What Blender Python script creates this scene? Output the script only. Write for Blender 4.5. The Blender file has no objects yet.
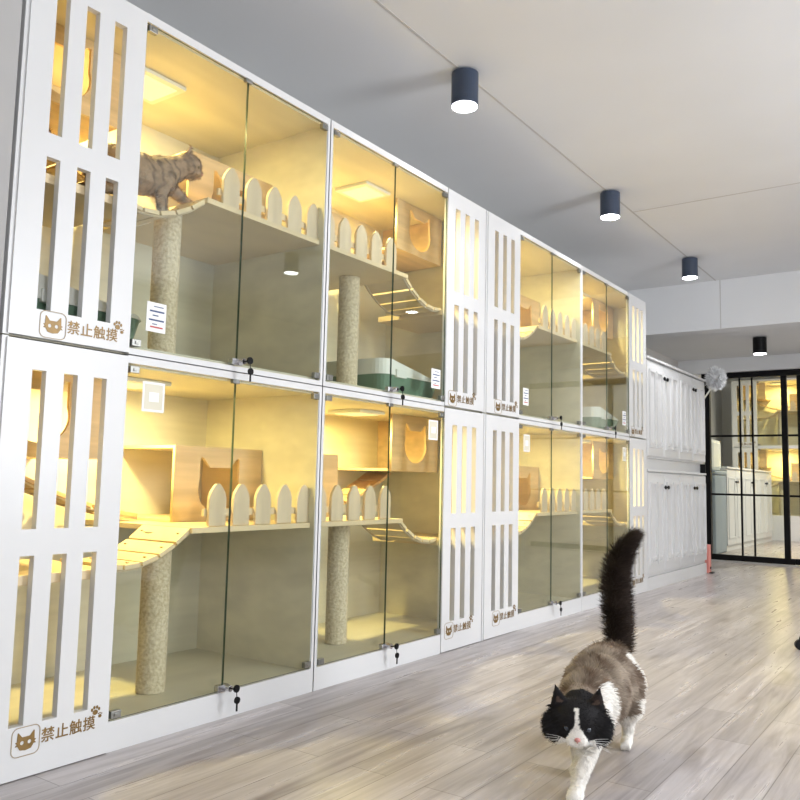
import bpy, bmesh, math, random
from mathutils import Vector, Matrix
random.seed(7)
S = bpy.context.scene
C = S.collection
PI = math.pi

# ------------------------------------------------------------ materials
def mat(name, col, rough=0.5, metal=0.0, noise=None, bump=None, emis=None, coat=0.0, spec=None):
    m = bpy.data.materials.new(name); m.use_nodes = True
    nt = m.node_tree; N = nt.nodes; L = nt.links; b = N['Principled BSDF']
    b.inputs['Base Color'].default_value = (*col, 1); b.inputs['Roughness'].default_value = rough
    b.inputs['Metallic'].default_value = metal
    if coat: b.inputs['Coat Weight'].default_value = coat
    if spec is not None: b.inputs['Specular IOR Level'].default_value = spec
    if noise or bump:
        tc = N.new('ShaderNodeTexCoord'); mp = N.new('ShaderNodeMapping'); L.new(tc.outputs['Object'], mp.inputs[0])
    if noise:                      # (scale vector, amount, detail)
        sc, amt, det = noise
        mp.inputs['Scale'].default_value = sc
        n = N.new('ShaderNodeTexNoise'); n.inputs['Scale'].default_value = 1; n.inputs['Detail'].default_value = det
        L.new(mp.outputs[0], n.inputs['Vector'])
        r = N.new('ShaderNodeValToRGB'); L.new(n.outputs[0], r.inputs[0])
        r.color_ramp.elements[0].position = .3; r.color_ramp.elements[1].position = .7
        r.color_ramp.elements[0].color = (*[max(0, c*(1-amt)) for c in col], 1)
        r.color_ramp.elements[1].color = (*[min(1, c*(1+amt*.6)) for c in col], 1)
        L.new(r.outputs[0], b.inputs['Base Color'])
    if bump:                       # (scale, strength)
        n2 = N.new('ShaderNodeTexNoise'); n2.inputs['Scale'].default_value = bump[0]; n2.inputs['Detail'].default_value = 3
        L.new(tc.outputs['Object'], n2.inputs['Vector'])
        bp = N.new('ShaderNodeBump'); bp.inputs['Strength'].default_value = bump[1]; bp.inputs['Distance'].default_value = .01
        L.new(n2.outputs[0], bp.inputs['Height']); L.new(bp.outputs[0], b.inputs['Normal'])
    if emis:
        b.inputs['Emission Color'].default_value = (*emis[0], 1); b.inputs['Emission Strength'].default_value = emis[1]
    return m

M = {}
M['white'] = mat('white lacquer', (.70, .70, .70), .32, noise=((2, 2, 2), .03, 2))
M['wall'] = mat('wall paint', (.66, .65, .63), .7, noise=((3, 3, 3), .04, 2), bump=(60, .05))
M['pier'] = mat('grey wall paint', (.42, .41, .40), .7, noise=((3, 3, 3), .04, 2))
M['ceil'] = mat('ceiling paint', (.70, .71, .725), .8, noise=((1.5, 1.5, 1.5), .03, 2))
M['seam'] = mat('ceiling seam filler', (.50, .49, .48), .8)
M['liner'] = mat('pale wood laminate', (.66, .62, .47), .38, noise=((7, 1.2, 14), .13, 5))
M['pine'] = mat('pine board', (.66, .48, .26), .45, noise=((14, 2.0, 26), .22, 5))
M['picket'] = mat('whitewashed picket wood', (.66, .54, .37), .5, noise=((20, 20, 3), .14, 4))
M['shelf'] = mat('light pine shelf', (.72, .58, .36), .45, noise=((4, 1.5, 20), .14, 4))
M['darkpine'] = mat('raw plank wood', (.56, .38, .18), .6, noise=((9, 3, 20), .28, 4))
M['rope'] = mat('rope', (.55, .45, .30), .9, bump=(200, .4))
M['lampwarm'] = mat('warm lamp diffuser', (1, .9, .7), .5, emis=((1, .84, .50), .35))
M['lampface'] = mat('lamp lens', (1, 1, 1), .5, emis=((.95, .97, 1), 14))
M['lampbody'] = mat('dark blue grey lamp body', (.035, .05, .085), .35, noise=((5, 5, 5), .1, 2))
M['black'] = mat('black metal', (.004, .004, .005), .4, noise=((8, 8, 8), .2, 2), spec=.2)
M['chrome'] = mat('brushed steel', (.62, .62, .64), .25, 1.0, noise=((30, 30, 30), .1, 2))
M['hinge'] = mat('grey hinge steel', (.30, .30, .28), .35, .8, noise=((30, 30, 30), .1, 2))
M['gold'] = mat('gold print', (.22, .13, .035), .4, .3, noise=((40, 40, 40), .15, 2))
M['badge'] = mat('brown outline print', (.38, .30, .20), .5)
M['card'] = mat('white card', (.85, .85, .84), .5)
M['cardclear'] = mat('frosted card', (.70, .66, .52), .4)
M['ink'] = mat('blue ink', (.05, .08, .20), .6)
M['redink'] = mat('red ink', (.5, .06, .06), .6)
M['green'] = mat('green plastic', (.16, .26, .18), .35, noise=((4, 4, 4), .05, 2))
M['plastic'] = mat('off white plastic', (.74, .75, .68), .35, noise=((4, 4, 4), .03, 2))
M['blue'] = mat('blue grey plastic', (.30, .35, .39), .5, noise=((4, 4, 4), .06, 2))
M['pink'] = mat('pink plastic', (.75, .28, .24), .4, noise=((4, 4, 4), .06, 2))
M['fluff'] = mat('white feathers', (.93, .94, .95), .9, noise=((30, 30, 30), .08, 3))
M['eye'] = mat('blue eye', (.012, .022, .04), .08, coat=1)
M['greeneye'] = mat('amber eye', (.10, .09, .02), .08, coat=1)
M['nose'] = mat('pink nose', (.55, .24, .22), .5)
M['concrete'] = mat('door sill', (.45, .44, .42), .6)

def sisal():
    m = bpy.data.materials.new('sisal rope wrap'); m.use_nodes = True
    N = m.node_tree.nodes; L = m.node_tree.links; b = N['Principled BSDF']; b.inputs['Roughness'].default_value = .9
    tc = N.new('ShaderNodeTexCoord'); n = N.new('ShaderNodeTexNoise'); n.inputs['Scale'].default_value = 90; n.inputs['Detail'].default_value = 4
    L.new(tc.outputs['Object'], n.inputs[0])
    r = N.new('ShaderNodeValToRGB'); L.new(n.outputs[0], r.inputs[0])
    r.color_ramp.elements[0].position = .3; r.color_ramp.elements[1].position = .7
    r.color_ramp.elements[0].color = (.52, .42, .27, 1); r.color_ramp.elements[1].color = (.80, .70, .50, 1)
    L.new(r.outputs[0], b.inputs['Base Color'])
    bp = N.new('ShaderNodeBump'); bp.inputs['Strength'].default_value = .6; bp.inputs['Distance'].default_value = .006
    L.new(n.outputs[0], bp.inputs['Height']); L.new(bp.outputs[0], b.inputs['Normal'])
    return m
M['sisal'] = sisal()

def glass(name, tint, rough=0.0, ior=1.5):
    m = bpy.data.materials.new(name); m.use_nodes = True
    N = m.node_tree.nodes; L = m.node_tree.links; N.clear()
    o = N.new('ShaderNodeOutputMaterial'); mx = N.new('ShaderNodeMixShader'); t = N.new('ShaderNodeBsdfTransparent')
    g = N.new('ShaderNodeBsdfGlossy'); f = N.new('ShaderNodeFresnel'); gm = N.new('ShaderNodeNewGeometry'); mr = N.new('ShaderNodeMapRange'); L.new(gm.outputs['Backfacing'], mr.inputs[0]); mr.inputs[3].default_value = ior; mr.inputs[4].default_value = 1/ior; L.new(mr.outputs[0], f.inputs['IOR'])
    t.inputs['Color'].default_value = (*tint, 1); g.inputs['Roughness'].default_value = rough
    L.new(f.outputs[0], mx.inputs[0]); L.new(t.outputs[0], mx.inputs[1]); L.new(g.outputs[0], mx.inputs[2]); L.new(mx.outputs[0], o.inputs[0])
    return m
M['glass'] = glass('clear glass', (.95, .97, .955))
M['glassedge'] = mat('green glass edge', (.05, .09, .06), .2)

def floor_mat():
    m = bpy.data.materials.new('grey oak plank floor'); m.use_nodes = True
    N = m.node_tree.nodes; L = m.node_tree.links; b = N['Principled BSDF']
    tc = N.new('ShaderNodeTexCoord')
    mp = N.new('ShaderNodeMapping'); mp.inputs['Rotation'].default_value = (0, 0, PI/2); L.new(tc.outputs['Object'], mp.inputs[0])
    br = N.new('ShaderNodeTexBrick'); L.new(mp.outputs[0], br.inputs['Vector'])
    br.inputs['Scale'].default_value = 1; br.inputs['Brick Width'].default_value = .95; br.inputs['Row Height'].default_value = .125
    br.inputs['Mortar Size'].default_value = .0016; br.inputs['Mortar Smooth'].default_value = .2; br.offset = .37; br.offset_frequency = 2
    br.inputs['Color1'].default_value = (.475, .44, .435, 1); br.inputs['Color2'].default_value = (.37, .34, .335, 1)
    br.inputs['Mortar'].default_value = (.20, .18, .165, 1)
    # streaks along the plank
    m2 = N.new('ShaderNodeMapping'); m2.inputs['Scale'].default_value = (26, 1.6, 1); L.new(tc.outputs['Object'], m2.inputs[0])
    n = N.new('ShaderNodeTexNoise'); n.inputs['Scale'].default_value = 1; n.inputs['Detail'].default_value = 7; n.inputs['Roughness'].default_value = .62
    n.inputs['Distortion'].default_value = .6
    L.new(m2.outputs[0], n.inputs['Vector'])
    r = N.new('ShaderNodeValToRGB'); L.new(n.outputs[0], r.inputs[0])
    r.color_ramp.elements[0].position = .32; r.color_ramp.elements[1].position = .62
    r.color_ramp.elements[0].color = (.62, .585, .575, 1); r.color_ramp.elements[1].color = (1.12, 1.11, 1.11, 1)
    mu = N.new('ShaderNodeMix'); mu.data_type = 'RGBA'; mu.blend_type = 'MULTIPLY'; mu.inputs[0].default_value = .9
    L.new(br.outputs['Color'], mu.inputs[6]); L.new(r.outputs[0], mu.inputs[7])
    # knots
    m3 = N.new('ShaderNodeMapping'); m3.inputs['Scale'].default_value = (9, 2.2, 1); L.new(tc.outputs['Object'], m3.inputs[0])
    n3 = N.new('ShaderNodeTexNoise'); n3.inputs['Scale'].default_value = 1; n3.inputs['Detail'].default_value = 2; L.new(m3.outputs[0], n3.inputs['Vector'])
    r3 = N.new('ShaderNodeValToRGB'); L.new(n3.outputs[0], r3.inputs[0])
    r3.color_ramp.elements[0].position = .28; r3.color_ramp.elements[1].position = .40
    r3.color_ramp.elements[0].color = (.55, .50, .46, 1); r3.color_ramp.elements[1].color = (1, 1, 1, 1)
    mu2 = N.new('ShaderNodeMix'); mu2.data_type = 'RGBA'; mu2.blend_type = 'MULTIPLY'; mu2.inputs[0].default_value = .6
    L.new(mu.outputs[2], mu2.inputs[6]); L.new(r3.outputs[0], mu2.inputs[7])
    L.new(mu2.outputs[2], b.inputs['Base Color'])
    b.inputs['Roughness'].default_value = .30
    rr = N.new('ShaderNodeMapRange'); L.new(n.outputs[0], rr.inputs[0]); rr.inputs[3].default_value = .36; rr.inputs[4].default_value = .22
    L.new(rr.outputs[0], b.inputs['Roughness'])
    bp = N.new('ShaderNodeBump'); bp.inputs['Strength'].default_value = .12; bp.inputs['Distance'].default_value = .004
    L.new(n.outputs[0], bp.inputs['Height']); L.new(bp.outputs[0], b.inputs['Normal'])
    return m
M['floor'] = floor_mat()

def fur_mat():
    m = bpy.data.materials.new('cat fur'); m.use_nodes = True
    N = m.node_tree.nodes; L = m.node_tree.links; b = N['Principled BSDF']; b.inputs['Roughness'].default_value = .75
    b.inputs['Specular IOR Level'].default_value = .2
    a = N.new('ShaderNodeAttribute'); a.attribute_name = 'Col'
    L.new(a.outputs['Color'], b.inputs['Base Color'])
    return m
M['fur'] = fur_mat()

# ------------------------------------------------------------ mesh helpers
class MB:
    def __init__(s): s.v = []; s.f = []; s.m = []
    def add(s, vs, fs, mi=0):
        o = len(s.v); s.v += [tuple(v) for v in vs]
        for f in fs: s.f.append([o+i for i in f]); s.m.append(mi)
        return s
    def box(s, x0, x1, y0, y1, z0, z1, mi=0, rot=None):
        vs = [Vector((x, y, z)) for x in (x0, x1) for y in (y0, y1) for z in (z0, z1)]
        if rot is not None:
            c = Vector(((x0+x1)/2, (y0+y1)/2, (z0+z1)/2)); vs = [rot @ (v-c)+c for v in vs]
        return s.add(vs, [(0, 1, 3, 2), (4, 6, 7, 5), (0, 4, 5, 1), (2, 3, 7, 6), (0, 2, 6, 4), (1, 5, 7, 3)], mi)
    def tube(s, pts, r, n=8, mi=0, cap=True):
        pts = [Vector(p) for p in pts]; rings = []
        rs = r if isinstance(r, (list, tuple)) else [r]*len(pts)
        up = None
        for i, p in enumerate(pts):
            d = (pts[min(i+1, len(pts)-1)]-pts[max(i-1, 0)]).normalized()
            if up is None: up = Vector((0, 0, 1)) if abs(d.z) < .9 else Vector((1, 0, 0))
            a = d.cross(up).normalized(); b2 = a.cross(d).normalized(); up = b2
            rings.append([p+a*math.cos(2*PI*k/n)*rs[i]+b2*math.sin(2*PI*k/n)*rs[i] for k in range(n)])
        vs = [v for rg in rings for v in rg]; fs = []
        for i in range(len(rings)-1):
            for k in range(n): fs.append((i*n+k, i*n+(k+1) % n, (i+1)*n+(k+1) % n, (i+1)*n+k))
        if cap: fs += [tuple(range(n))[::-1], tuple((len(rings)-1)*n+k for k in range(n))]
        return s.add(vs, fs, mi)
    def lathe(s, c, prof, n=24, mi=0):        # prof: (r, z) list, around z at c
        vs = []; fs = []
        for r, z in prof:
            for k in range(n): vs.append((c[0]+r*math.cos(2*PI*k/n), c[1]+r*math.sin(2*PI*k/n), c[2]+z))
        for i in range(len(prof)-1):
            for k in range(n): fs.append((i*n+k, i*n+(k+1) % n, (i+1)*n+(k+1) % n, (i+1)*n+k))
        fs += [tuple(range(n))[::-1], tuple((len(prof)-1)*n+k for k in range(n))]
        return s.add(vs, fs, mi)
    def prism(s, loop, ax, a0, a1, mi=0):     # loop of 2D pts, extruded along axis
        def P(p, a): return (a, p[0], p[1]) if ax == 0 else ((p[0], a, p[1]) if ax == 1 else (p[0], p[1], a))
        n = len(loop)
        return s.add([P(p, a0) for p in loop]+[P(p, a1) for p in loop],
                     [tuple(range(n)), tuple(range(n, 2*n))[::-1]]+[(i, (i+1) % n, n+(i+1) % n, n+i) for i in range(n)], mi)
    def build(s, name, mats, parent=None, bevel=0, smooth=False, loc=None):
        me = bpy.data.meshes.new(name); me.from_pydata(s.v, [], s.f); me.update()
        if not isinstance(mats, (list, tuple)): mats = [mats]
        for m in mats: me.materials.append(M[m] if isinstance(m, str) else m)
        for p, mi in zip(me.polygons, s.m): p.material_index = mi
        bm = bmesh.new(); bm.from_mesh(me); bmesh.ops.recalc_face_normals(bm, faces=bm.faces); bm.to_mesh(me); bm.free()
        if smooth:
            for p in me.polygons: p.use_smooth = True
        o = bpy.data.objects.new(name, me); C.objects.link(o)
        if parent is not None: o.parent = parent
        if loc is not None: o.location = loc
        if bevel:
            b = o.modifiers.new('bevel', 'BEVEL'); b.width = bevel; b.segments = 2; b.limit_method = 'ANGLE'
        return o

def thing(name, label, cat, loc=(0, 0, 0), rotz=0, group=None):
    o = bpy.data.objects.new(name, None); C.objects.link(o); o.location = loc; o.rotation_euler = (0, 0, rotz)
    o.empty_display_size = .05
    return tag(o, label, cat, group)
def tag(o, label, cat, group=None):
    o['label'] = label; o['category'] = cat
    if group: o['group'] = group
    return o
def struct(name, mb, m, **k):
    o = mb.build(name, m, **k); o['kind'] = 'structure'; return o

def curve_mesh(name, loops, thick):
    cu = bpy.data.curves.new('outline', 'CURVE'); cu.dimensions = '2D'; cu.fill_mode = 'BOTH'; cu.extrude = thick/2
    for lp in loops:
        sp = cu.splines.new('POLY'); sp.points.add(len(lp)-1); sp.use_cyclic_u = True
        for i, p in enumerate(lp): sp.points[i].co = (p[0], p[1], 0, 1)
    o = bpy.data.objects.new('outline', cu); C.objects.link(o)
    dg = bpy.context.evaluated_depsgraph_get()
    me = bpy.data.meshes.new_from_object(o.evaluated_get(dg)); me.name = name
    bpy.data.objects.remove(o); bpy.data.curves.remove(cu)
    return me
def text_mesh(body, size, thick=.0006):
    cu = bpy.data.curves.new('lettering', 'FONT'); cu.body = body; cu.size = size; cu.extrude = thick/2
    cu.align_x = 'CENTER'; cu.align_y = 'CENTER'; cu.offset = size*.012; cu.space_character = 1.08
    o = bpy.data.objects.new('lettering', cu); C.objects.link(o)
    dg = bpy.context.evaluated_depsgraph_get()
    me = bpy.data.meshes.new_from_object(o.evaluated_get(dg))
    bpy.data.objects.remove(o); bpy.data.curves.remove(cu)
    return me
FACE_X = Matrix(((0, 0, 1, 0), (1, 0, 0, 0), (0, 1, 0, 0), (0, 0, 0, 1)))   # 2D shape -> plane facing +x, 2D x along +y
def place_flat(name, me, m, parent, loc):
    me = me.copy(); me.transform(FACE_X); me.materials.clear(); me.materials.append(M[m])
    o = bpy.data.objects.new(name, me); C.objects.link(o); o.parent = parent; o.location = loc
    return o

def cat_hole(cx, cz, w, h):
    pts = []
    for k in range(0, 25):
        a = math.radians(160+220*k/24)
        pts.append((cx+w/2*math.cos(a), cz-.06*h+h*.44*math.sin(a)))
    pts += [(cx+w*.47, cz+h*.5), (cx+w*.40, cz+h*.5), (cx+w*.24, cz+h*.33), (cx-w*.24, cz+h*.33), (cx-w*.40, cz+h*.5), (cx-w*.47, cz+h*.5)]
    return pts
def rrect(cx, cy, w, h, r, n=5):
    p = []
    for qx, qy, a0 in ((1, 1, 0), (-1, 1, 90), (-1, -1, 180), (1, -1, 270)):
        for k in range(n+1):
            a = math.radians(a0+90*k/n); p.append((cx+qx*(w/2-r)+r*math.cos(a), cy+qy*(h/2-r)+r*math.sin(a)))
    return p
def circ(cx, cy, r, n=12, ry=None): return [(cx+r*math.cos(2*PI*k/n), cy+(ry or r)*math.sin(2*PI*k/n)) for k in range(n)]

BADGE = curve_mesh('badge_outline', [rrect(0, 0, .082, .078, .018), rrect(0, 0, .077, .073, .0155)], .0008)
cf = [(-.024, .026), (-.0215, .027), (-.011, .014), (.011, .014), (.0215, .027), (.024, .026), (.025, .004), (.030, .002), (.025, -.002), (.030, -.008), (.023, -.008),
      (.016, -.019), (0, -.022), (-.016, -.019), (-.023, -.008), (-.030, -.008), (-.025, -.002), (-.030, .002), (-.025, .004)]
CATFACE = curve_mesh('badge_face', [cf, circ(-.0105, -.001, .0052), circ(.0105, -.001, .0052)], .0008)
PAW = curve_mesh('paw_print', [circ(0, 0, .0085, ry=.0075), circ(-.011, .008, .0035, ry=.005), (circ(-.004, .014, .0035, ry=.005)), circ(.005, .014, .0035, ry=.005), circ(.012, .008, .0035, ry=.005),
      circ(.016, -.013, .0055, ry=.005), circ(.011, -.0055, .002), circ(.016, -.0045, .002), circ(.0215, -.0065, .002)], .0008)
TEXT = text_mesh('禁止触摸', .041)

# ------------------------------------------------------------ cat cabinets
W = 1.31; D = .66
def cabinet(y0, z0, lower, mir, label, loc=None, rotz=0, bridge=True, group='cat cabinets in the long bank'):
    H = 1.184 if lower else 1.11
    zb = .08 if lower else .03             # interior floor
    zc = H-.032                            # interior ceiling
    root = thing('cat_cabinet', label, 'cabinet', loc or (0, y0, z0), rotz, group)
    Y = (lambda u: u) if not mir else (lambda u: W-u)
    def bx(mb, x0, x1, u0, u1, a, b, mi=0, rot=None):
        ya, yb = sorted((Y(u0), Y(u1))); return mb.box(x0, x1, ya, yb, a, b, mi, rot)
    mirrot = -1 if mir else 1
    gl0 = .40; gl1 = 1.295                 # glass range
    ga = (.092 if lower else .022); gb = (H-.028 if lower else H-.032)
    # carcass
    c = MB()
    t = .018
    bx(c, -D, -.002, 0, t, 0, H, 1); bx(c, -D, -.002, W-t, W, 0, H, 1)
    bx(c, -D, -D+.01, t, W-t, 0, H, 1)
    bx(c, -D+.01, -.022, t, W-t, 0, zb, 1); bx(c, -D+.01, -.022, t, W-t, zc, H, 1)
    # front frame (white)
    bx(c, -.0215, 0, .398, W, .0, ga-.004, 0); bx(c, -.0215, 0, .398, W, gb+.004, H, 0)
    bx(c, -.0215, 0, gl1+.002, W, ga-.004, gb+.004, 0)
    o = c.build('carcass', ['white', 'liner'], root)
    me = o.data
    for p in me.polygons:
        ce = p.center
        inside = (.001 < ce.y < W-.001) and ce.z < H-.001 and ce.x > -D+.001 and ce.x < -.01
        if p.material_index == 1 and not inside: p.material_index = 0
    # slatted panel with six slots
    us = [.012, .088, .130, .184, .228, .280, .324, .396]
    if lower: zs = [.003, .14, .59, .662, 1.10, H-.004]
    else: zs = [.003, .082, .522, .592, 1.022, H-.004]
    holes = {(i, j) for i in (1, 3, 5) for j in (1, 3)}
    ys = [Y(u) for u in us]
    p = MB(); x0, x1 = -.02, .004
    nz = len(zs)
    vid = {}
    vs = []
    for xi, x in enumerate((x0, x1)):
        for i in range(8):
            for j in range(nz): vid[(xi, i, j)] = len(vs); vs.append((x, ys[i], zs[j]))
    fs = []
    solid = lambda i, j: 0 <= i < 7 and 0 <= j < nz-1 and (i, j) not in holes
    for i in range(7):
        for j in range(nz-1):
            if not solid(i, j): continue
            for xi in (0, 1): fs.append((vid[xi, i, j], vid[xi, i+1, j], vid[xi, i+1, j+1], vid[xi, i, j+1]))
            if not solid(i-1, j): fs.append((vid[0, i, j], vid[1, i, j], vid[1, i, j+1], vid[0, i, j+1]))
            if not solid(i+1, j): fs.append((vid[0, i+1, j], vid[1, i+1, j], vid[1, i+1, j+1], vid[0, i+1, j+1]))
            if not solid(i, j-1): fs.append((vid[0, i, j], vid[1, i, j], vid[1, i+1, j], vid[0, i+1, j]))
            if not solid(i, j+1): fs.append((vid[0, i, j+1], vid[1, i, j+1], vid[1, i+1, j+1], vid[0, i+1, j+1]))
    p.add(vs, fs)
    panel = p.build('slat_panel', 'white', root)
    s0 = min(Y(.10), Y(.37))
    zt = .098 if lower else .044
    place_flat('sign_badge', BADGE, 'badge', panel, (.005, s0+.040, zt))
    place_flat('cat_face_mark', CATFACE, 'gold', panel, (.005, s0+.040, zt-.002))
    place_flat('sign_text', TEXT, 'gold', panel, (.005, s0+.168, zt))
    place_flat('paw_mark', PAW, 'gold', panel, (.005, s0+.250, zt+.030))
    # glass doors
    mid = (gl0+gl1)/2
    for k, (a, b) in enumerate(((gl0, mid-.002), (mid+.002, gl1))):
        g = MB(); bx(g, -.007, -.001, a, b, ga, gb)
        go = g.build('glass_door', ['glass', 'glassedge'], root)
        for q in go.data.polygons:
            if abs(q.normal.x) < .5: q.material_index = 1
        ue = gl0+.004 if k == 0 else gl1-.004; w = .034 if k == 0 else -.034
        for zz in (ga+.004, gb-.026):
            h = MB(); bx(h, -.012, .006, ue, ue+w, zz, zz+.022); bx(h, .006, .009, ue+w*.3, ue+w*.7, zz+.006, zz+.016)
            h.build('hinge', 'hinge', go, bevel=.002)
    st = MB(); bx(st, -.012, .004, mid-.016, mid+.016, gb-.012, gb+.004); st.build('door_catch', 'hinge', root, bevel=.002)
    # lock with keys
    l = MB(); ly = Y(mid); lz = ga+.012
    l.box(-.012, .010, ly-.030, ly+.018, lz-.012, lz+.010)
    l.tube([(.004, ly+.004, lz), (.034, ly+.004, lz)], .011, 14)
    lk = l.build('lock', 'chrome', root, bevel=.001)
    k = MB(); k.tube([(.034, ly+.004, lz), (.060, ly+.006, lz+.001)], .0025, 6)
    k.prism(circ(ly+.010, lz+.002, .013), 0, .052, .058)
    k.tube([(.056, ly+.010, lz-.008), (.056, ly+.012, lz-.026)], .0016, 5)
    k.prism(circ(ly+.013, lz-.036, .012), 0, .054, .060)
    k.box(.055, .059, ly+.010, ly+.015, lz-.072, lz-.046)
    k.build('key', 'black', lk)
    # shelf
    f = zb
    sz = f+.565; su = .70
    sh = MB(); bx(sh, -D+.012, -.022, su, W-.019, sz-.02, sz); sh.build('shelf', 'shelf', root, bevel=.002)
    # pickets
    fence = MB(); bx(fence, -.060, -.0482, su+.07, W-.02, sz+.035, sz+.06)
    fo = fence.build('fence_rail', 'shelf', root)
    for du in (.045, .155, .268, .378, .490):
        uc = W-du; yc = Y(uc); w = .039
        loop = [(yc-w, sz+.001), (yc+w, sz+.001), (yc+w, sz+.095)]
        loop += [(yc+w*.85, sz+.115), (yc+w*.5, sz+.135), (yc+w*.2, sz+.147), (yc-w*.2, sz+.147), (yc-w*.5, sz+.135), (yc-w*.85, sz+.115), (yc-w, sz+.095)]
        pk = MB(); pk.prism(loop, 0, -.048, -.034); pk.build('picket', 'picket', fo, bevel=.002)
    # cubby house on the shelf
    hx = -.30; hu0 = .84; hu1 = W-.020; hz = sz+.285
    hb = MB()
    bx(hb, -D+.012, hx-.012, hu0, hu1, hz-.012, hz)
    bx(hb, -D+.012, hx-.012, hu1-.012, hu1, sz+.001, hz-.012)
    bx(hb, -D+.012, hx-.012, hu0, hu1-.012, sz+.001, sz+.012)
    house = hb.build('cubby_house', 'shelf', root, bevel=.001)
    ya, yb = sorted((Y(hu0), Y(hu1)))
    fm = curve_mesh('cubby_front', [[(ya, sz+.001), (yb, sz+.001), (yb, hz), (ya, hz)], cat_hole((ya+yb)/2, sz+.135, .215, .215)], .012)
    place_flat('front_board', fm, 'pine', house, (hx-.006, 0, 0))
    # hanging house in the upper corner
    kx = -.25; ku0 = .06; ku1 = .485; kz = f+.785
    kb = MB()
    bx(kb, -D+.012, kx-.012, ku0, ku1, kz, kz+.012)
    bx(kb, -D+.012, kx-.012, ku0, ku0+.012, kz+.012, zc-.001)
    kb_ = kb.build('hanging_cubby', 'pine', root)
    ya, yb = sorted((Y(ku0), Y(ku1)))
    hc = (kz+zc)/2
    fm = curve_mesh('hanging_front', [[(ya, kz), (yb, kz), (yb, zc-.001), (ya, zc-.001)], cat_hole((ya+yb)/2, hc, .20, .20)], .012)
    place_flat('front_board', fm, 'pine', kb_, (kx-.006, 0, 0))
    # low platform under the slatted panel
    pz = f+.455
    pl = MB(); bx(pl, -.42, -.024, .02, .40, pz-.028, pz); pl.build('low_platform', 'shelf', root, bevel=.002)
    # hanging plank bridge from shelf to platform
    def bridge_(name, ua, za, ub, zbb, xa, xb, n, sag, m):
        q = MB(); r_ = MB()
        pts = []
        for i in range(n+1):
            t_ = i/n; pts.append(Vector((0, ua+(ub-ua)*t_, za+(zbb-za)*t_-sag*4*t_*(1-t_))))
        for i in range(n):
            a, b = pts[i], pts[i+1]; cen = (a+b)/2; d = b-a; L_ = d.length*.88
            ang = math.atan2(d.z, d.y)
            cy = Y(cen.y); an = ang if not mir else -ang
            q.box((xa), (xb), cy-L_/2, cy+L_/2, cen.z-.008, cen.z+.007, 0, Matrix.Rotation(an, 3, 'X'))
            q.tube([(xb-.03, cy-.012*0, cen.z+.007), (xb-.03, cy, cen.z+.011)], .006, 8, 1); q.tube([(xa+.03, cy, cen.z+.007), (xa+.03, cy, cen.z+.011)], .006, 8, 1)
        b = q.build(name, [m, 'darkpine'], root, bevel=.0015)
        for xx in (xa+.012, xb-.012):
            MB().tube([(xx, Y(v.y), v.z-.010) for v in pts], .005, 6).build('bridge_rope', 'rope', b)
        return b
    bridge_('plank_bridge', su+.01, sz-.004, .385, pz+.004, -.285, -.035, 5, .045, 'shelf')
    bridge_('plank_ladder', .80, sz+.02, .22, kz-.006, -.60, -.44, 6, .03, 'darkpine')
    # scratching post
    pu, px = ((.60, -.215) if not mir else (.46+.0, -.27))
    pu = .715 if not mir else W-.455
    if lower is False: px = -.25
    po = MB(); prof = [(.044, zb+.001)]
    n = 60
    zt_ = sz-.021
    for i in range(n+1):
        z = zb+.002+(zt_-zb-.003)*i/n; prof.append((.050+.0018*math.sin(i*PI), z)); prof.append((.0475, z+(zt_-zb)/n*.5)) if i < n else None
    po.lathe((px, Y(pu), 0), prof, 28); po.build('scratching_post', 'sisal', root, smooth=True)
    # ceiling lamp
    lu = .66; lx = -.34
    la = MB(); bx(la, lx-.10, lx+.10, lu-.10, lu+.10, zc-.016, zc-.001); lo = la.build('ceiling_lamp', 'plastic', root, bevel=.002)
    la = MB(); bx(la, lx-.075, lx+.075, lu-.075, lu+.075, zc-.019, zc-.0165); la.build('lamp_diffuser', 'lampwarm', lo)
    ld = bpy.data.lights.new('warm lamp light', 'AREA'); ld.shape = 'DISK'; ld.size = .06; ld.energy = WARM; ld.color = (1, .80, .30)
    lt = bpy.data.objects.new('lamp_light', ld); C.objects.link(lt); lt.parent = lo; lt.location = (lx, Y(lu), zc-.022)
    return root
WARM = 9.5

POS = [('leftmost column', 1.13), ('second column from the left', 2.446), ('third column from the left', 3.762), ('rightmost column, next to the white wardrobe', 5.076)]
for ci, (nm, y0) in enumerate(POS):
    for lower in (True, False):
        cabinet(y0, 0 if lower else 1.188, lower, ci % 2 == 1,
                ('lower' if lower else 'upper')+' white glass-fronted cat cabinet, '+nm)

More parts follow.
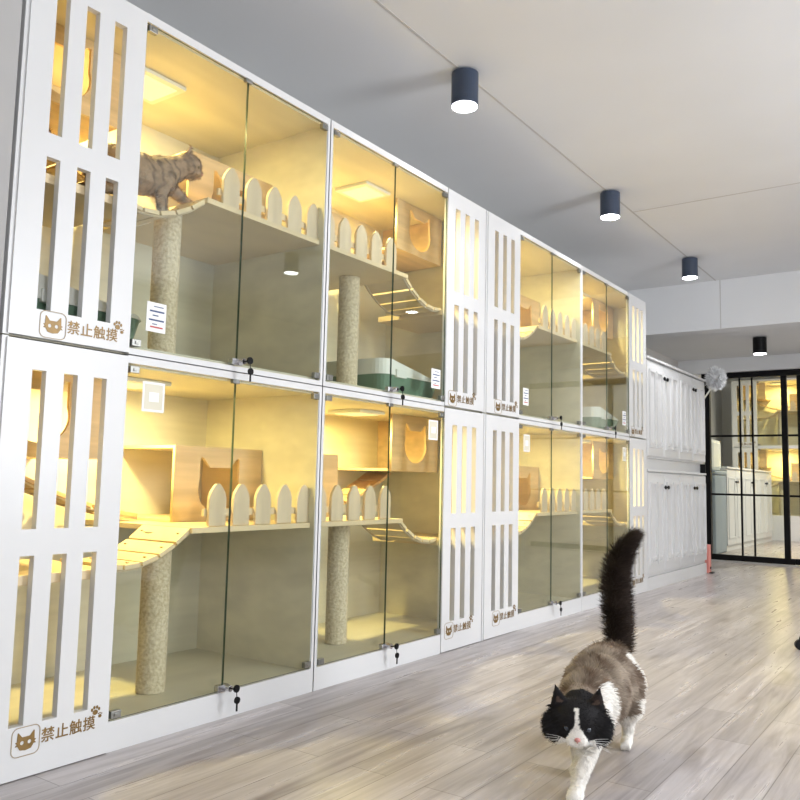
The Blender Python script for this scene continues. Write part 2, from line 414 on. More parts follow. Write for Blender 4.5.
# cards and objects at particular cabinets
def card(y0, y1, z0, z1, label, kind, g=None):
    m = MB(); m.box(.0005, .0018, y0, y1, z0, z1)
    if kind == 'print':
        o = m.build('notice_card', 'card')
        i = MB(); r = MB(); h = z1-z0; w = y1-y0
        for k, (a, b, t) in enumerate(((.35, .85, .03), (.15, .9, .055), (.3, .6, .04), (.12, .9, .055), (.3, .55, .03))):
            z = z1-h*(.12+.15*k); i.box(.0018, .0022, y0+w*a, y0+w*b, z-h*t, z)
        i.build('printed_lines', 'ink', o)
        r.box(.0018, .0022, y0+w*.2, y0+w*.85, z0+h*.14, z0+h*.19); r.build('red_line', 'redink', o)
    else:
        m = MB(); loop = [(0, 0)]
        w = (y1-y0); h = z1-z0; t = w*.09
        m.box(.0005, .002, y0, y0+t, z0, z1); m.box(.0005, .002, y1-t, y1, z0, z1)
        m.box(.0005, .002, y0+t, y1-t, z0, z0+t); m.box(.0005, .002, y0+t, y1-t, z1-t, z1)
        o = m.build('card_frame', 'card')
        i = MB(); i.box(.0004, .0016, y0+t, y1-t, z0+t, z1-t); i.build('frosted_sheet', 'cardclear', o)
        i = MB(); i.box(.0016, .0021, y0+w*.3, y0+w*.75, z0+h*.34, z0+h*.66); i.build('white_square', 'card', o)
    return tag(o, label, 'card', g)
card(1.585, 1.66, 1.27, 1.365, 'small printed white card on the glass of the leftmost upper cabinet', 'print')
card(1.585, 1.67, 1.015, 1.11, 'square framed white card on the glass of the leftmost lower cabinet', 'frame')
card(3.235, 3.315, 1.265, 1.36, 'small printed white card on the upper cabinet above the green litter tray, second column', 'print')
card(3.22, 3.30, 1.015, 1.11, 'framed white card on the glass of the second lower cabinet', 'frame')
card(4.21, 4.28, 1.27, 1.37, 'small printed white card on the third upper cabinet', 'print')
card(4.22, 4.30, 1.0, 1.10, 'framed white card on the glass of the third lower cabinet', 'frame')
card(5.84, 5.915, 1.265, 1.37, 'small printed white card on the rightmost upper cabinet', 'print')
card(5.84, 5.91, 1.00, 1.10, 'framed white card on the glass of the rightmost lower cabinet', 'frame')

def litter(y0, y1, x0, x1, z, label):
    cx, cy = (x0+x1)/2, (y0+y1)/2; hw, hl = (x1-x0)/2, (y1-y0)/2
    root = thing('litter_tray', label, 'litter tray', (cx, cy, z), 0)
    def ring(s, zz): return [(p[0], p[1], zz) for p in rrect(0, 0, 2*hw*s, 2*hl*s, .06*s, 5)]
    def shell(profile, name, m, thick):
        mb = MB(); rings = [ring(s, zz) for s, zz in profile]; n = len(rings[0])
        vs = [v for r in rings for v in r]; fs = [tuple(range(n))]
        for i in range(len(rings)-1):
            for k in range(n): fs.append((i*n+k, i*n+(k+1) % n, (i+1)*n+(k+1) % n, (i+1)*n+k))
        mb.add(vs, fs); return mb.build(name, m, root, smooth=False)
    shell([(.86, 0.001), (.92, .05), (.97, .10), (.95, .10), (.90, .05), (.84, .012)], 'tray', 'green', 0)
    # cream rim whose left side rises into a raised splash guard
    mb = MB(); n = None
    base = rrect(0, 0, 2*hw, 2*hl, .07, 6); n = len(base)
    def top(p): return .11+.06*max(0, min(1, (-p[1]/hl+.05)/.55))
    vs = [(p[0], p[1], .095) for p in base]+[(p[0]*.96, p[1]*.96, top(p)) for p in base]+[(p[0]*.92, p[1]*.92, top(p)-.002) for p in base]+[(p[0]*.93, p[1]*.93, .095) for p in base]
    fs = []
    for i in range(4):
        j = (i+1) % 4
        for k in range(n): fs.append((i*n+k, i*n+(k+1) % n, j*n+(k+1) % n, j*n+k))
    mb.add(vs, fs); mb.build('rim', 'plastic', root)
    c = MB(); c.box(hw-.012, hw+.008, -hl*.62, -hl*.30, .085, .125); c.build('clip', 'plastic', root, bevel=.003)
    s = MB(); s.add([(p[0]*.9, p[1]*.9, .045) for p in base], [tuple(range(n))]); s.build('cat_litter', 'rope', root)
litter(2.985, 3.50, -.52, -.10, 1.2185, 'large green litter tray with cream rim in the second upper cabinet')
litter(1.17, 1.64, -.40, -.05, 1.2185, 'green and white litter tray in the leftmost upper cabinet')
litter(5.61, 6.10, -.50, -.10, 1.2185, 'pale litter tray in the rightmost upper cabinet')

# ------------------------------------------------------------ room shell
XR = 4.6; YB = -1.6
struct('floor', MB().box(-1.6, XR+.1, YB-.1, 15.2, -.06, 0), 'floor')
struct('ceiling', MB().box(-.78, XR+.1, YB-.1, 7.55, 2.70, 2.80), 'ceil')
struct('wall_left', MB().box(-.78, -.67, YB-.1, 9.65, 0, 2.70), 'wall')
struct('wall_pier', MB().box(-.669, .0, YB, 1.118, 0, 2.699), 'pier')
struct('wall_back', MB().box(-.669, XR+.1, YB-.1, YB-.001, 0, 2.699), 'wall')
b = MB()   # right wall with two big window openings, unseen, added for fill light
wy = [(-1.0, 1.0), (2.7, 4.7)]
ys = [YB]+[v for p in wy for v in p]+[9.55]
for i in range(0, len(ys), 2): b.box(XR, XR+.1, ys[i], ys[i+1], 0, 2.699)
for a, c in wy: b.box(XR, XR+.1, a, c, 0, .9); b.box(XR, XR+.1, a, c, 2.3, 2.699)
struct('wall_right', b, 'wall')
for i, (a, c) in enumerate(wy):
    f = MB()
    f.box(XR+.02, XR+.06, a, a+.05, .9, 2.3); f.box(XR+.02, XR+.06, c-.05, c, .9, 2.3); f.box(XR+.02, XR+.06, a+.05, c-.05, .9, .95); f.box(XR+.02, XR+.06, a+.05, c-.05, 2.25, 2.3)
    f.box(XR+.02, XR+.06, (a+c)/2-.02, (a+c)/2+.02, .95, 2.25)
    w = struct('fill_window_%d' % (i+1), f, 'white')  # frame of an invented window, never in view
    ld = bpy.data.lights.new('added_fill_light', 'AREA'); ld.shape = 'RECTANGLE'; ld.size = 1.9; ld.size_y = 1.3; ld.energy = (40, 105)[i]; ld.color = (.93, .96, 1)  # area light added at the invented window to fill the room
    o = bpy.data.objects.new('added_fill_light', ld); C.objects.link(o); o.location = (XR-.02, (a+c)/2, 1.6); o.rotation_euler = (0, PI/2, 0)
# beam, low ceiling, bulkhead
struct('trim_1', MB().box(-.669, XR+.1, 7.551, 7.75, 2.25, 2.80), 'ceil', bevel=.004)
struct('ceiling_low', MB().box(-.669, XR+.1, 7.751, 9.55, 2.285, 2.36), 'ceil')
struct('trim_2', MB().box(-.669, XR+.1, 9.551, 9.80, 2.125, 2.36), 'ceil', bevel=.003)
struct('trim_3', MB().box(.255, .267, YB, 7.55, 2.6985, 2.6999), 'seam')
struct('trim_4', MB().box(.267, XR, 5.335, 5.347, 2.6985, 2.6999), 'seam')
struct('trim_5', MB().box(.295, .303, 7.549, 7.5505, 2.252, 2.698), 'seam')
struct('trim_6', MB().box(-.4, 2.8, 9.56, 9.62, 0.0005, .012), 'concrete')

# ------------------------------------------------------------ downlights
def downlight(x, y, z, label, i, e=22, r=.0625, h=.165, body='lampbody'):
    root = thing('downlight', label, 'lamp', (x, y, z), 0, 'round ceiling downlights')
    MB().lathe((0, 0, 0), [(r, -h), (r, -.010), (r-.002, -.008)], 40).build('housing', body, root, smooth=False)
    MB().lathe((0, 0, 0), [(r*.7, -.012), (r*.7, -.0005)], 24).build('mount', 'chrome', root)
    MB().lathe((0, 0, 0), [(r*.93, -h-.0035), (r*.93, -h-.0005)], 32).build('lens', 'lampface', root)
    ld = bpy.data.lights.new('downlight beam', 'SPOT'); ld.energy = e; ld.spot_size = math.radians(125); ld.spot_blend = 1
    ld.shadow_soft_size = .055; ld.color = (.97, .98, 1)
    o = bpy.data.objects.new('beam', ld); C.objects.link(o); o.parent = root; o.location = (0, 0, -h-.012)
EN = 36
downlight(.27, 3.06, 2.6995, 'dark blue cylindrical ceiling lamp, the nearest and largest', 0, 28)
downlight(.27, 4.89, 2.6995, 'dark blue cylindrical ceiling lamp, second from the front', 1, 40)
downlight(.27, 6.69, 2.6995, 'dark blue cylindrical ceiling lamp nearest to the beam', 2, 46)
downlight(.47, 8.33, 2.2845, 'black cylindrical lamp on the low ceiling behind the beam', 3, 34, body='black')
downlight(2.2, 8.33, 2.2845, 'cylindrical fill lamp added on the low ceiling outside the view', 9, 40, body='black')  # unseen lamp, added to brighten the wardrobe end
for i, (x, y) in enumerate([(2.5, 1.25), (2.5, 3.06), (2.5, 4.89), (2.5, 6.69), (2.5, -.4)]):  # unseen second row of lamps, added for general fill
    downlight(x, y, 2.6995, 'cylindrical fill lamp added on the ceiling outside the view', 9, EN)

# ------------------------------------------------------------ white wardrobe
root = thing('wardrobe', 'tall white two-tier panelled wardrobe at the end of the cat cabinets', 'wardrobe', (0, 6.40, 0))
WL = 1.72; WD = .60
def wb(z0, z1, name):
    return MB().box(-WD, -.02, 0, WL, z0, z1).build(name, 'white', root, bevel=.003)
MB().box(-WD, -.004, 0, WL, .0, .10).build('plinth', 'white', root)
wb(.10, .945, 'lower_body'); wb(.945, 1.045, 'middle_band').location.x = -.03; wb(1.045, 1.845, 'upper_body')
MB().box(-WD, .012, -.005, WL+.01, 1.846, 1.866).build('cornice', 'white', root, bevel=.004)
MB().box(-WD, .006, -.0, WL, .935, .953).build('worktop', 'white', root, bevel=.002)
MB().box(-.05, .0, WL-.012, WL, .955, 1.04).build('dark_gap', 'black', root)
def panel_door(y0, y1, z0, z1, knob_y, up):
    d = MB(); d.box(-.0195, 0, y0, y1, z0, z1)
    do = d.build('wardrobe_door', 'white', root, bevel=.003)
    n = 2; w = (y1-y0-.06)/n
    for i in range(n):
        a = y0+.03+i*w+.012; b_ = a+w-.024
        # raised moulding frame around a recessed field, arch foot
        fr = MB()
        for (p, q, r_, s) in ((a, a+.018, z0+.07, z1-.07), (b_-.018, b_, z0+.07, z1-.07), (a+.018, b_-.018, z0+.07, z0+.09), (a+.018, b_-.018, z1-.09, z1-.07)):
            fr.box(0, .013, p, q, r_, s)
        fr.build('moulding', 'white', do)
        ft = MB(); ft.box(0, .012, a+.03, b_-.03, z0+.10, z0+.125); ft.build('raised_foot', 'white', do, bevel=.002)
    k = MB(); kz = z1-.115
    k.tube([(0, knob_y, kz), (.018, knob_y, kz)], .006, 8); k.tube([(.018, knob_y, kz), (.024, knob_y, kz), (.032, knob_y, kz)], [.014, .018, .010], 12)
    k.build('knob', 'black', do)
for (za, zb_) in ((.13, .925), (1.06, 1.835)):
    q = WL/4
    for i in range(4):
        a = .006+i*q; b_ = a+q-.010
        ky = b_-.035 if i % 2 == 0 else a+.035
        panel_door(a, b_, za, zb_, ky, za > 1)

# feather duster hooked on the wardrobe's far top corner
root = thing('feather_duster', 'fluffy white duster at the top corner of the white wardrobe', 'duster', (.07, 8.16, 1.55))
MB().tube([(-.25, -.022, -.25), (-.17, -.020, 0), (0, .02, .27)], .008, 8).build('handle', 'plastic', root)
fl = MB(); fl.lathe((.02, .03, .33), [(.01, -.09), (.05, -.06), (.065, 0), (.05, .06), (.01, .09)], 16)
for i in range(1500):
    th = random.uniform(0, 2*PI); ph = math.acos(random.uniform(-1, 1)); d = Vector((math.sin(ph)*math.cos(th), math.sin(ph)*math.sin(th), math.cos(ph)))
    r = random.uniform(.07, .12); c0 = Vector((.02, .03, .33)); p0 = c0+Vector((d.x*.03, d.y*.03, d.z*.06)); p1 = c0+Vector((d.x*r, d.y*r, d.z*r*1.15))
    s = d.orthogonal().normalized(); s = Matrix.Rotation(random.uniform(0, 6), 3, d) @ s
    mm = (p0+p1)/2+s*.006; w = .009
    fl.add([p0, mm-s.cross(d)*w, p1+s*.006, mm+s.cross(d)*w], [(0, 1, 2, 3)])
fl.build('feathers', 'fluff', root)

# pink dustpan past the wardrobe
root = thing('dustpan', 'tall pink plastic dustpan standing on the floor beside the wardrobe end', 'dustpan', (-.03, 8.165, 0))
m = MB(); m.prism([(-.02, .001), (.055, .001), (.045, .27), (-.005, .27)], 0, -.045, .045); m.build('pan', 'pink', root, bevel=.006)
MB().box(-.012, .012, .0, .03, .27, .34).build('grip', 'pink', root, bevel=.004)
MB().prism(circ(.01, .05, .012), 0, .045, .052).build('screw_cap', 'black', root)
MB().box(.046, .075, -.03, .045, .001, .012).build('scraper_foot', 'black', root)

# ------------------------------------------------------------ glass partition with black frame
Y0 = 9.64
root = thing('glass_partition', 'black-framed glass sliding door with thin grid bars at the end of the room', 'sliding door', (0, Y0, 0))
def bar(x0, x1, z0, z1, nm, d=.025, dy=0): return MB().box(x0, x1, -d+dy, d+dy, z0, z1).build(nm, 'black', root)
bar(-.42, 2.6, 2.06, 2.124, 'head_rail', .04)
bar(-.395, -.335, .0, 2.06, 'frame_post', .03)
bar(-.335, .52, .013, .075, 'bottom_rail'); bar(.521, 2.6, .013, .075, 'bottom_rail', .02, .03)
bar(.42, .478, .075, 2.06, 'door_stile'); bar(.575, .625, .075, 2.06, 'door_stile', .02, .03); bar(1.5, 1.56, .013, 2.06, 'door_stile', .02, .03)
for x in (-.01, .12): bar(x-.009, x+.009, .075, 2.06, 'grid_bar', .012)
for z in (.745, 1.405): bar(-.50, -.395, z-.011, z+.011, 'grid_bar', .012); bar(-.335, .42, z-.011, z+.011, 'grid_bar', .012); bar(.478, 2.6, z-.011, z+.011, 'grid_bar', .012, .03)
MB().box(-.335, .42, -.003, .003, .075, 2.06).build('glass_pane', 'glass', root)
MB().box(.625, 1.5, .027, .033, .075, 2.06).build('glass_pane', 'glass', root)
MB().box(-.66, -.395, -.003, .003, .0, 2.1).build('side_pane', 'glass', root)

# ------------------------------------------------------------ room beyond the partition
struct('wall_beyond_left', MB().box(-1.6, -1.5, 9.8, 15.1, 0, 2.9), 'wall')
struct('wall_beyond_far', MB().box(-1.499, XR+.1, 15.0, 15.1, 0, 2.9), 'wall')
struct('ceiling_beyond', MB().box(-1.6, XR+.1, 9.801, 15.1, 2.9, 3.0), 'ceil')
struct('wall_beyond_front', MB().box(-1.5, -.67, 9.66, 9.8, 0, 2.9), 'wall')
struct('wall_beyond_right', MB().box(2.6, 2.7, 9.6, 15.0, 0, 2.9), 'wall')
struct('wall_beyond_header', MB().box(-.669, XR, 9.70, 9.80, 2.361, 2.9), 'wall')
struct('wall_right_end', MB().box(2.6, XR+.1, 9.552, 9.599, 0, 2.12), 'wall')
struct('plinth_trim', MB().box(-1.2, 2.55, 14.2, 14.95, 0.0, .31), 'white')
for k, (x, mir) in enumerate(((-1.15, False), (.17, True))):
    for lower in (True, False):
        cabinet(0, 0, lower, mir, ('lower' if lower else 'upper')+(' left' if k == 0 else ' right')+' cat cabinet lit yellow behind the black-framed glass door',
                loc=(x, 14.2, .311+(0 if lower else 1.188)), rotz=-PI/2, group='cat cabinets behind the glass door')
root = thing('low_cupboard', 'low white panelled cupboard seen behind the glass door', 'cupboard', (-.5, 11.05, 0))
MB().box(-.45, -.02, 0, 2.85, .0, 1.07).build('body', 'white', root, bevel=.004)
MB().box(-.46, .01, -.01, 2.86, 1.071, 1.095).build('top', 'white', root, bevel=.003)
for i in range(6):
    a = .01+i*.475; d = MB().box(-.0195, 0, a, a+.465, .08, 1.05).build('cupboard_door', 'white', root, bevel=.003)
    fr = MB()
    for (p, q, r_, s) in ((a+.06, a+.08, .16, .96), (a+.385, a+.405, .16, .96), (a+.08, a+.385, .16, .18), (a+.08, a+.385, .94, .96)): fr.box(0, .008, p, q, r_, s)
    fr.build('moulding', 'white', d, bevel=.002)
    ky = a+.43 if i % 2 == 0 else a+.035
    MB().tube([(0, ky, .90), (.03, ky, .90)], [.008, .018], 10).build('knob', 'black', d)
root = thing('storage_bin', 'blue-grey storage bin standing behind the glass door', 'storage bin', (-.72, 10.72, 0))
MB().box(-.22, .22, -.26, .30, .0, .98).build('body', 'blue', root, bevel=.02)
MB().box(-.23, .23, -.27, .31, .981, 1.03).build('lid', 'blue', root, bevel=.015)
for z in (.30, .62): MB().box(-.20, .20, -.268, -.261, z, z+.03).build('ridge', 'blue', root, bevel=.002)
root = thing('white_canister', 'white rounded box on top of the blue-grey bin', 'box', (-.74, 10.74, 1.031))
MB().box(-.20, .20, -.20, .24, 0, .40).build('body', 'plastic', root, bevel=.05)
MB().box(-.12, .12, -.206, -.201, .1, .3).build('front_plate', 'white', root, bevel=.002)
ld = bpy.data.lights.new('back room light', 'AREA'); ld.shape = 'DISK'; ld.size = .5; ld.energy = 85; ld.color = (1, .95, .85)
root = thing('ceiling_light', 'round ceiling light in the room beyond the door', 'lamp', (.9, 12.0, 2.899))
MB().lathe((0, 0, 0), [(.26, -.05), (.28, -.03), (.28, -.001)], 32).build('housing', 'plastic', root)
o = bpy.data.objects.new('light', ld); C.objects.link(o); o.parent = root; o.location = (0, 0, -.06)

# black caster foot at the right edge
root = thing('chair_foot', 'black caster foot of a chair at the right edge of the floor', 'caster', (1.355, 4.66, 0), math.radians(30))
MB().tube([(0, -.011, .027), (0, .011, .027)], .026, 20).build('wheel', 'black', root, bevel=.003)
MB().tube([(0, 0, .027), (.012, 0, .06), (.02, 0, .075)], [.012, .014, .012], 10).build('stem', 'black', root)
MB().tube([(.01, 0, .078), (.30, 0, .10)], [.014, .022], 10).build('star_leg', 'black', root)

# ------------------------------------------------------------ cats
def ico(bm, c, r, rot=None, sub=2):
    m = Matrix.Translation(Vector(c)) @ (rot.to_4x4() if rot is not None else Matrix.Identity(4)) @ Matrix.Diagonal((*r, 1))
    bmesh.ops.create_icosphere(bm, subdivisions=sub, radius=1, matrix=m)
def capsule(bm, a, b, ra, rb, n=None):
    a, b = Vector(a), Vector(b); n = n or max(2, int((b-a).length/(min(ra, rb)*.45))+1)
    for i in range(n+1):
        t = i/n; r = ra+(rb-ra)*t; ico(bm, a.lerp(b, t), (r, r, r), sub=2)
def chain(bm, pts):
    for (a, ra), (b, rb) in zip(pts, pts[1:]): capsule(bm, a, b, ra, rb)
def remeshed(bm, voxel, smooth_it=4):
    me = bpy.data.meshes.new('tmp'); bm.to_mesh(me); bm.free()
    o = bpy.data.objects.new('tmp', me); C.objects.link(o)
    r = o.modifiers.new('r', 'REMESH'); r.mode = 'VOXEL'; r.voxel_size = voxel
    s = o.modifiers.new('s', 'SMOOTH'); s.factor = .5; s.iterations = smooth_it
    dg = bpy.context.evaluated_depsgraph_get(); out = bpy.data.meshes.new_from_object(o.evaluated_get(dg))
    bpy.data.objects.remove(o); bpy.data.meshes.remove(me)
    return out
def fur_body(name, me, colfn, lenfn, flowfn, count, parent, width=.0011, seed=1):
    """body surface plus fine hair blades, all in one continuous mesh object with its coat pattern"""
    rnd = random.Random(seed)
    verts = [v.co.copy() for v in me.vertices]; faces = [list(p.vertices) for p in me.polygons]
    areas = []; tot = 0
    for p in me.polygons: tot += p.area; areas.append(tot)
    cols = [colfn(v) for v in verts]
    nb = len(faces)
    import bisect
    pol = me.polygons
    for i in range(count):
        k = min(bisect.bisect(areas, rnd.random()*tot), nb-1); p = pol[k]
        vs = [verts[j] for j in p.vertices]
        w = [rnd.random() for _ in vs]; sw = sum(w); pos = sum((v*(x/sw) for v, x in zip(vs, w)), Vector())
        n = p.normal; L_ = lenfn(pos)*rnd.uniform(.6, 1.2)
        if L_ <= 0: continue
        fl_ = flowfn(pos); fl_ = (fl_-n*fl_.dot(n))
        d = (n*.45+fl_*.9+Vector((rnd.uniform(-.25, .25), rnd.uniform(-.25, .25), rnd.uniform(-.25, .25)))).normalized()
        d2 = (d*.8+fl_*.5+Vector((0, 0, -.12))).normalized()
        s = d.cross(n); s = (s.normalized() if s.length > 1e-4 else n.orthogonal())*width*rnd.uniform(.7, 1.3)
        b0 = len(verts); q = pos-n*.001; m1 = q+d*L_*.5; t = m1+d2*L_*.5
        verts += [q-s, q+s, m1+s*.8, m1-s*.8, t]
        c = colfn(pos); j = rnd.uniform(.82, 1.2); c = tuple(min(1, x*j) for x in c)
        cols += [c]*5; faces += [[b0, b0+1, b0+2, b0+3], [b0+3, b0+2, b0+4]]
    out = bpy.data.meshes.new(name); out.from_pydata(verts, [], faces); out.update()
    ca = out.color_attributes.new('Col', 'FLOAT_COLOR', 'POINT')
    ca.data.foreach_set('color', [x for c in cols for x in (*c, 1)])
    for p in out.polygons: p.use_smooth = True
    out.materials.append(M['fur'])
    o = bpy.data.objects.new(name, out); C.objects.link(o); o.parent = parent
    return o

# --- the ragdoll cat walking towards the camera (local: forward = -y)
BX, BY = 1.172, 2.385
cat = thing('cat', 'fluffy brown and white cat with raised dark tail walking on the floor', 'cat', (BX, BY, 0), math.radians(13))
cat.scale = (.93, .95, 1.0)
def P(l, f, z): return Vector((l, -f, z))
bm = bmesh.new()
ico(bm, P(0, -.20, .215), (.100, .085, .094)); ico(bm, P(0, -.10, .212), (.110, .12, .104)); ico(bm, P(0, .04, .215), (.104, .13, .10))
ico(bm, P(-.005, .15, .205), (.088, .09, .092)); ico(bm, P(-.005, .21, .195), (.072, .07, .080))
chain(bm, [(P(-.005, .18, .225), .072), (P(-.012, .26, .210), .060)])
# front legs: the one reaching forward, and the one under the chest
chain(bm, [(P(.020, .17, .17), .045), (P(.012, .205, .12), .034), (P(-.004, .285, .055), .024), (P(-.008, .335, .022), .021)])
ico(bm, P(-.008, .353, .019), (.025, .033, .0185))
for k in (-1.5, -.5, .5, 1.5): ico(bm, P(-.008+k*.0115, .377-abs(k)*.004, .0125), (.0068, .0125, .0118))
chain(bm, [(P(-.045, .15, .17), .043), (P(-.047, .12, .115), .031), (P(-.042, .12, .055), .022), (P(-.040, .125, .022), .020)])
ico(bm, P(-.040, .143, .019), (.022, .032, .018))
for k in (-1.5, -.5, .5, 1.5): ico(bm, P(-.040+k*.0105, .166-abs(k)*.004, .0125), (.0068, .0125, .0118))
# hind legs with hock
chain(bm, [(P(.060, -.17, .20), .066), (P(.074, -.12, .13), .045), (P(.070, -.215, .095), .026), (P(.066, -.215, .035), .020), (P(.066, -.20, .020), .020)])
ico(bm, P(.066, -.18, .018), (.021, .034, .017))
for k in (-1, 0, 1): ico(bm, P(.066+k*.012, -.152, .012), (.0072, .0125, .0115))
chain(bm, [(P(-.058, -.16, .20), .062), (P(-.068, -.06, .13), .043), (P(-.062, -.13, .085), .026), (P(-.056, -.09, .035), .020), (P(-.056, -.06, .020), .020)])
ico(bm, P(-.056, -.04, .018), (.021, .034, .017))
for k in (-1, 0, 1): ico(bm, P(-.056+k*.012, -.012, .012), (.0072, .0125, .0115))
# tail, raised with a lean at the tip
TAIL = [(P(.03, -.250, .250), .034), (P(.028, -.285, .315), .036), (P(.022, -.298, .40), .040), (P(.016, -.30, .48), .040), (P(.024, -.29, .55), .036), (P(.048, -.28, .605), .029), (P(.080, -.27, .650), .018)]
chain(bm, TAIL)
# head
HC = P(-.012, .300, .190)
HR = Matrix.Rotation(math.radians(10), 3, 'Z') @ Matrix.Rotation(math.radians(14), 3, 'X')   # turned to the camera, chin down
def H_(a, b, c): return HC+HR @ Vector((a, -b, c))
def hico(c, r): ico(bm, H_(*c), r, HR, 3)
hico((0, 0, .006), (.068, .060, .055)); hico((0, .010, -.012), (.066, .050, .042))
hico((.050, .008, -.018), (.042, .034, .034)); hico((-.050, .008, -.018), (.042, .034, .034)); hico((.062, 0, -.006), (.032, .026, .028)); hico((-.062, 0, -.006), (.032, .026, .028))
hico((0, .045, -.016), (.030, .026, .022)); hico((.014, .058, -.024), (.018, .016, .0145)); hico((-.014, .058, -.024), (.018, .016, .0145)); hico((0, .050, -.037), (.015, .015, .011))
for sx in (-1, 1):
    n_ = 7
    for i in range(n_):
        t = i/(n_-1); ico(bm, H_(sx*(.046+.016*t), -.008+.006*t, .034+.058*t), (.030*(1-t)+.004, .011*(1-t)+.004, .010), HR)
body = remeshed(bm, .0045, 5)
def head_co(p): v = HR.transposed() @ (p-HC); return v.x, -v.y, v.z
def mixc(a, b, t): t = max(0, min(1, t)); return tuple(x*(1-t)+y*t for x, y in zip(a, b))
BLK = (.011, .010, .011); WHT = (.80, .77, .72); BRN = (.165, .110, .072); GRY = (.235, .185, .145); DRK = (.030, .021, .017)
from mathutils import noise as mn
def colr(p):
    l, f, z = p.x, -p.y, p.z; nz = mn.noise(p*22)*.5; n2 = mn.noise(p*60)*.5
    a, b, c = head_co(p)
    if (a*a+b*b*1.0+c*c)**.5 < .115 and b > -.045 and z > .13:
        blaze = .005+max(0, (.020-c))*.62+n2*.006
        if b > .0 and abs(a+.002) < blaze and c < .052: return WHT
        if b > .015 and c < -.026 and abs(a) < .050+n2*.01: return WHT
        if c < -.050+n2*.006: return WHT
        if b > -.028 or c > .045: 
            if c > .052 and b > .003 and abs(a) > .040 and c < .082: return mixc(BLK, (.10, .065, .05), .8)
            return BLK if nz < .22 else (.03, .022, .02)
        return mixc(BRN, (.16, .10, .065), nz+.5)
    if f < -.245 and z > .25:
        tl = z-.27
        if z > .30: return mixc(DRK, (.075, .055, .045), nz*1.4+.25)
        return mixc(BRN, DRK, (z-.25)/.05)
    if f > .10 and (l > .035 and f > .17 or z < .15): return WHT if z < .27 else BRN
    top = .125+nz*.035+(.0 if f > -.1 else .04)
    if f < -.16 and l > .055: return WHT if z < .285 else GRY
    if z > top:
        base = mixc((.33, .27, .21), (.12, .08, .055), nz*2.4+.5)
        if abs(l+.03) < .03 and abs(f-.04) < .035: base = mixc(base, (.10, .075, .055), .6)
        return mixc(base, (.42, .35, .28), n2*1.2)
    return mixc(WHT, (.62, .57, .50), n2+.2)
def lenr(p):
    a, b, c = head_co(p)
    if c > .035 and abs(a) < .10 and abs(b) < .06 and (p-HC).length < .14: return .004
    if p.z < .045: return .006
    if (a*a+b*b+c*c)**.5 < .10: return .005 if (b > .02 and abs(a) < .045) or c > .045 else .022
    if -p.y < -.245 and p.z > .27: return .036
    if p.z < .12: return .012
    return .026
def flowr(p):
    a, b, c = head_co(p)
    if (a*a+b*b+c*c)**.5 < .10: return HR @ Vector((a*9, .3, c*4-.5))
    if -p.y < -.245 and p.z > .27: return Vector((.0, .25, .35)) + Vector((p.x+.02, p.y-.30, 0))*8
    if p.z < .12: return Vector((0, .1, -1))
    return Vector((p.x*4, .8, -.35))
rb = fur_body('body', body, colr, lenr, flowr, 62000, cat)
for sx in (-1, 1):
    e = bmesh.new(); ico(e, H_(sx*.028, .0475, .004), (.0105, .008, .0085), HR, 3)
    me = bpy.data.meshes.new('eye'); e.to_mesh(me); e.free(); me.materials.append(M['eye'])
    for p in me.polygons: p.use_smooth = True
    o = bpy.data.objects.new('eye', me); C.objects.link(o); o.parent = cat
e = bmesh.new(); ico(e, H_(0, .0735, -.0135), (.0085, .006, .0055), HR, 3); ico(e, H_(0, .073, -.020), (.0015, .003, .004), HR, 2)
me = bpy.data.meshes.new('nose'); e.to_mesh(me); e.free(); me.materials.append(M['nose']); o = bpy.data.objects.new('nose', me); C.objects.link(o); o.parent = cat
for sx in (-1, 1):
    wk = MB()
    for k in range(6):
        p0 = H_(sx*.022, .068, -.022-.002*(k % 3)); p2 = H_(sx*(.085+.008*(k % 2)), .058-.004*k, -.012-.010*k)
        wk.tube([p0, (p0+p2)/2+Vector((0, 0, .004)), p2], [.0005, .0004, .0002], 4)
    wk.build('whiskers', 'card', cat)

# --- the tabby standing on the plank bridge in the leftmost upper cabinet (local: forward = +y)
TX, TY, TZ = -.16, 1.68, 1.700
tab = thing('cat', 'grey brown tabby kitten on the plank bridge inside the leftmost upper cabinet', 'cat', (TX, TY, TZ))
tab.scale = (1.1, 1.1, 1.1)
bm = bmesh.new()
def Q(l, f, z): return Vector((l, f, z))
ico(bm, Q(0, -.12, .115), (.060, .10, .064)); ico(bm, Q(0, -.03, .122), (.058, .09, .066)); ico(bm, Q(0, .04, .135), (.054, .065, .068))
chain(bm, [(Q(0, .06, .155), .050), (Q(.002, .10, .180), .042), (Q(.004, .125, .195), .038)])
TH = Q(.006, .148, .205); TR = Matrix.Rotation(math.radians(-14), 3, 'X') @ Matrix.Rotation(math.radians(25), 3, 'Z')
TR = Matrix.Rotation(math.radians(-42), 3, 'Z') @ Matrix.Rotation(math.radians(-20), 3, 'X')
def T_(a, b, c): return TH+TR @ Vector((a, b, c))
def tico(c, r): ico(bm, T_(*c), r, TR, 3)
tico((0, 0, 0), (.046, .044, .041)); tico((0, .030, -.010), (.021, .022, .016)); tico((.009, .040, -.013), (.011, .011, .009)); tico((-.009, .040, -.013), (.011, .011, .009))
tico((.02, .012, -.012), (.027, .024, .022)); tico((-.02, .012, -.012), (.027, .024, .022))
for sx in (-1, 1):
    for i in range(6):
        t = i/5; ico(bm, T_(sx*(.024+.010*t), -.010, .022+.036*t), (.016*(1-t)+.003, .007*(1-t)+.003, .007), TR)
chain(bm, [(Q(.028, .05, .12), .026), (Q(.032, .03, .07), .019), (Q(.032, .035, .022), .014), (Q(.032, .055, .016), .013)])
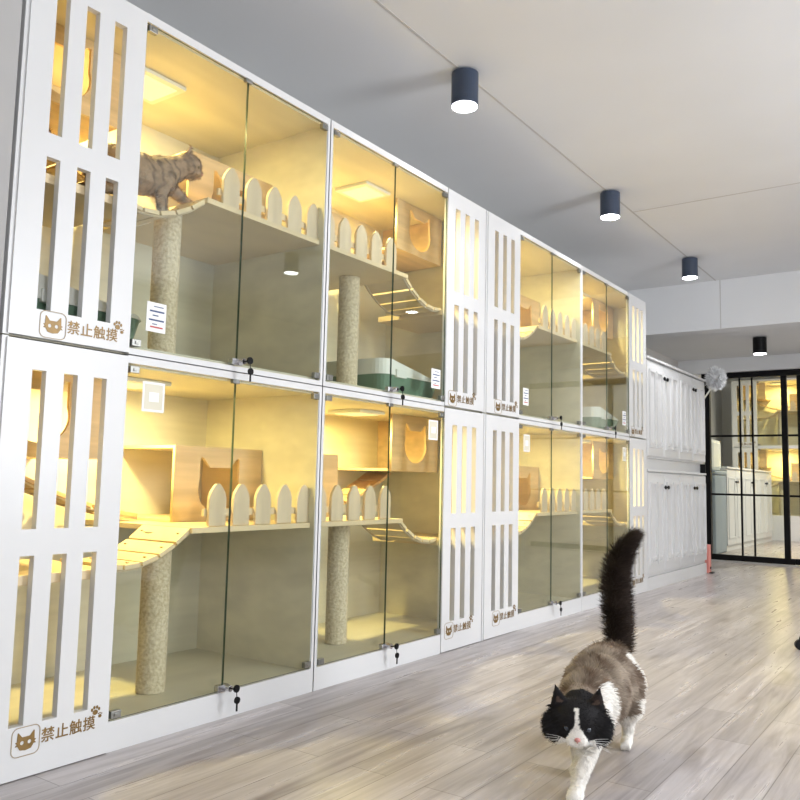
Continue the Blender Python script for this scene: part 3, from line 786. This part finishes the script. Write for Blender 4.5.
chain(bm, [(Q(-.02, .07, .13), .026), (Q(-.018, .12, .115), .020), (Q(-.018, .175, .092), .0145), (Q(-.018, .195, .090), .013)])
chain(bm, [(Q(.030, -.16, .10), .040), (Q(.036, -.12, .045), .026), (Q(.036, -.19, .025), .016), (Q(.036, -.185, -.005), .014), (Q(.036, -.165, -.012), .013)])
chain(bm, [(Q(-.030, -.16, .10), .040), (Q(-.036, -.14, .045), .026), (Q(-.036, -.205, .025), .016), (Q(-.036, -.20, -.005), .014), (Q(-.036, -.18, -.012), .013)])
chain(bm, [(Q(0, -.21, .12), .018), (Q(0, -.28, .10), .015), (Q(0, -.34, .13), .014), (Q(0, -.38, .19), .012), (Q(0, -.39, .25), .008)])
tb = remeshed(bm, .004, 4)
def colt(p):
    s = math.sin(p.y*150+mn.noise(p*25)*6+p.z*40); n2 = mn.noise(p*80)*.8
    base = (.42, .30, .21); 
    if p.z < .03: base = (.50, .42, .34)
    return mixc(base, (.09, .065, .05), max(0, s)*.5+n2*.4+.1)
fur_body('body', tb, colt, lambda p: .012, lambda p: Vector((p.x*4, -.8, -.35)), 16000, tab, .0009, 3)
for sx in (-1, 1):
    e = bmesh.new(); ico(e, T_(sx*.019, .034, .004), (.0075, .006, .0065), TR, 2)
    me = bpy.data.meshes.new('eye'); e.to_mesh(me); e.free(); me.materials.append(M['greeneye']); o = bpy.data.objects.new('eye', me); C.objects.link(o); o.parent = tab
e = bmesh.new(); ico(e, T_(0, .052, -.006), (.0045, .004, .0035), TR, 2)
me = bpy.data.meshes.new('nose'); e.to_mesh(me); e.free(); me.materials.append(M['nose']); o = bpy.data.objects.new('nose', me); C.objects.link(o); o.parent = tab

# ------------------------------------------------------------ world, camera, view
w = bpy.data.worlds.new('World'); S.world = w; w.use_nodes = True
w.node_tree.nodes['Background'].inputs[0].default_value = (.85, .92, 1, 1); w.node_tree.nodes['Background'].inputs[1].default_value = 1.0
cam = bpy.data.cameras.new('camera'); co = bpy.data.objects.new('camera', cam); C.objects.link(co)
cam.sensor_width = 36; cam.lens = 36*808.37/800; cam.clip_start = .02
R = ((.8167785, -.57562678, .03907287), (.57651618, .81165872, -.09401714), (.02240495, .09931732, .99480354))
m = Matrix.Identity(4)
for i in range(3):
    m[i][0] = R[i][0]; m[i][1] = R[i][2]; m[i][2] = -R[i][1]
m[0][3], m[1][3], m[2][3] = 2.1136, 0, .81665
co.matrix_world = m
S.camera = co
S.view_settings.view_transform = 'Standard'; S.view_settings.look = 'None'; S.view_settings.gamma = 1
S.view_settings.exposure = 0.43
S.cycles.transparent_max_bounces = 24; S.cycles.max_bounces = 8
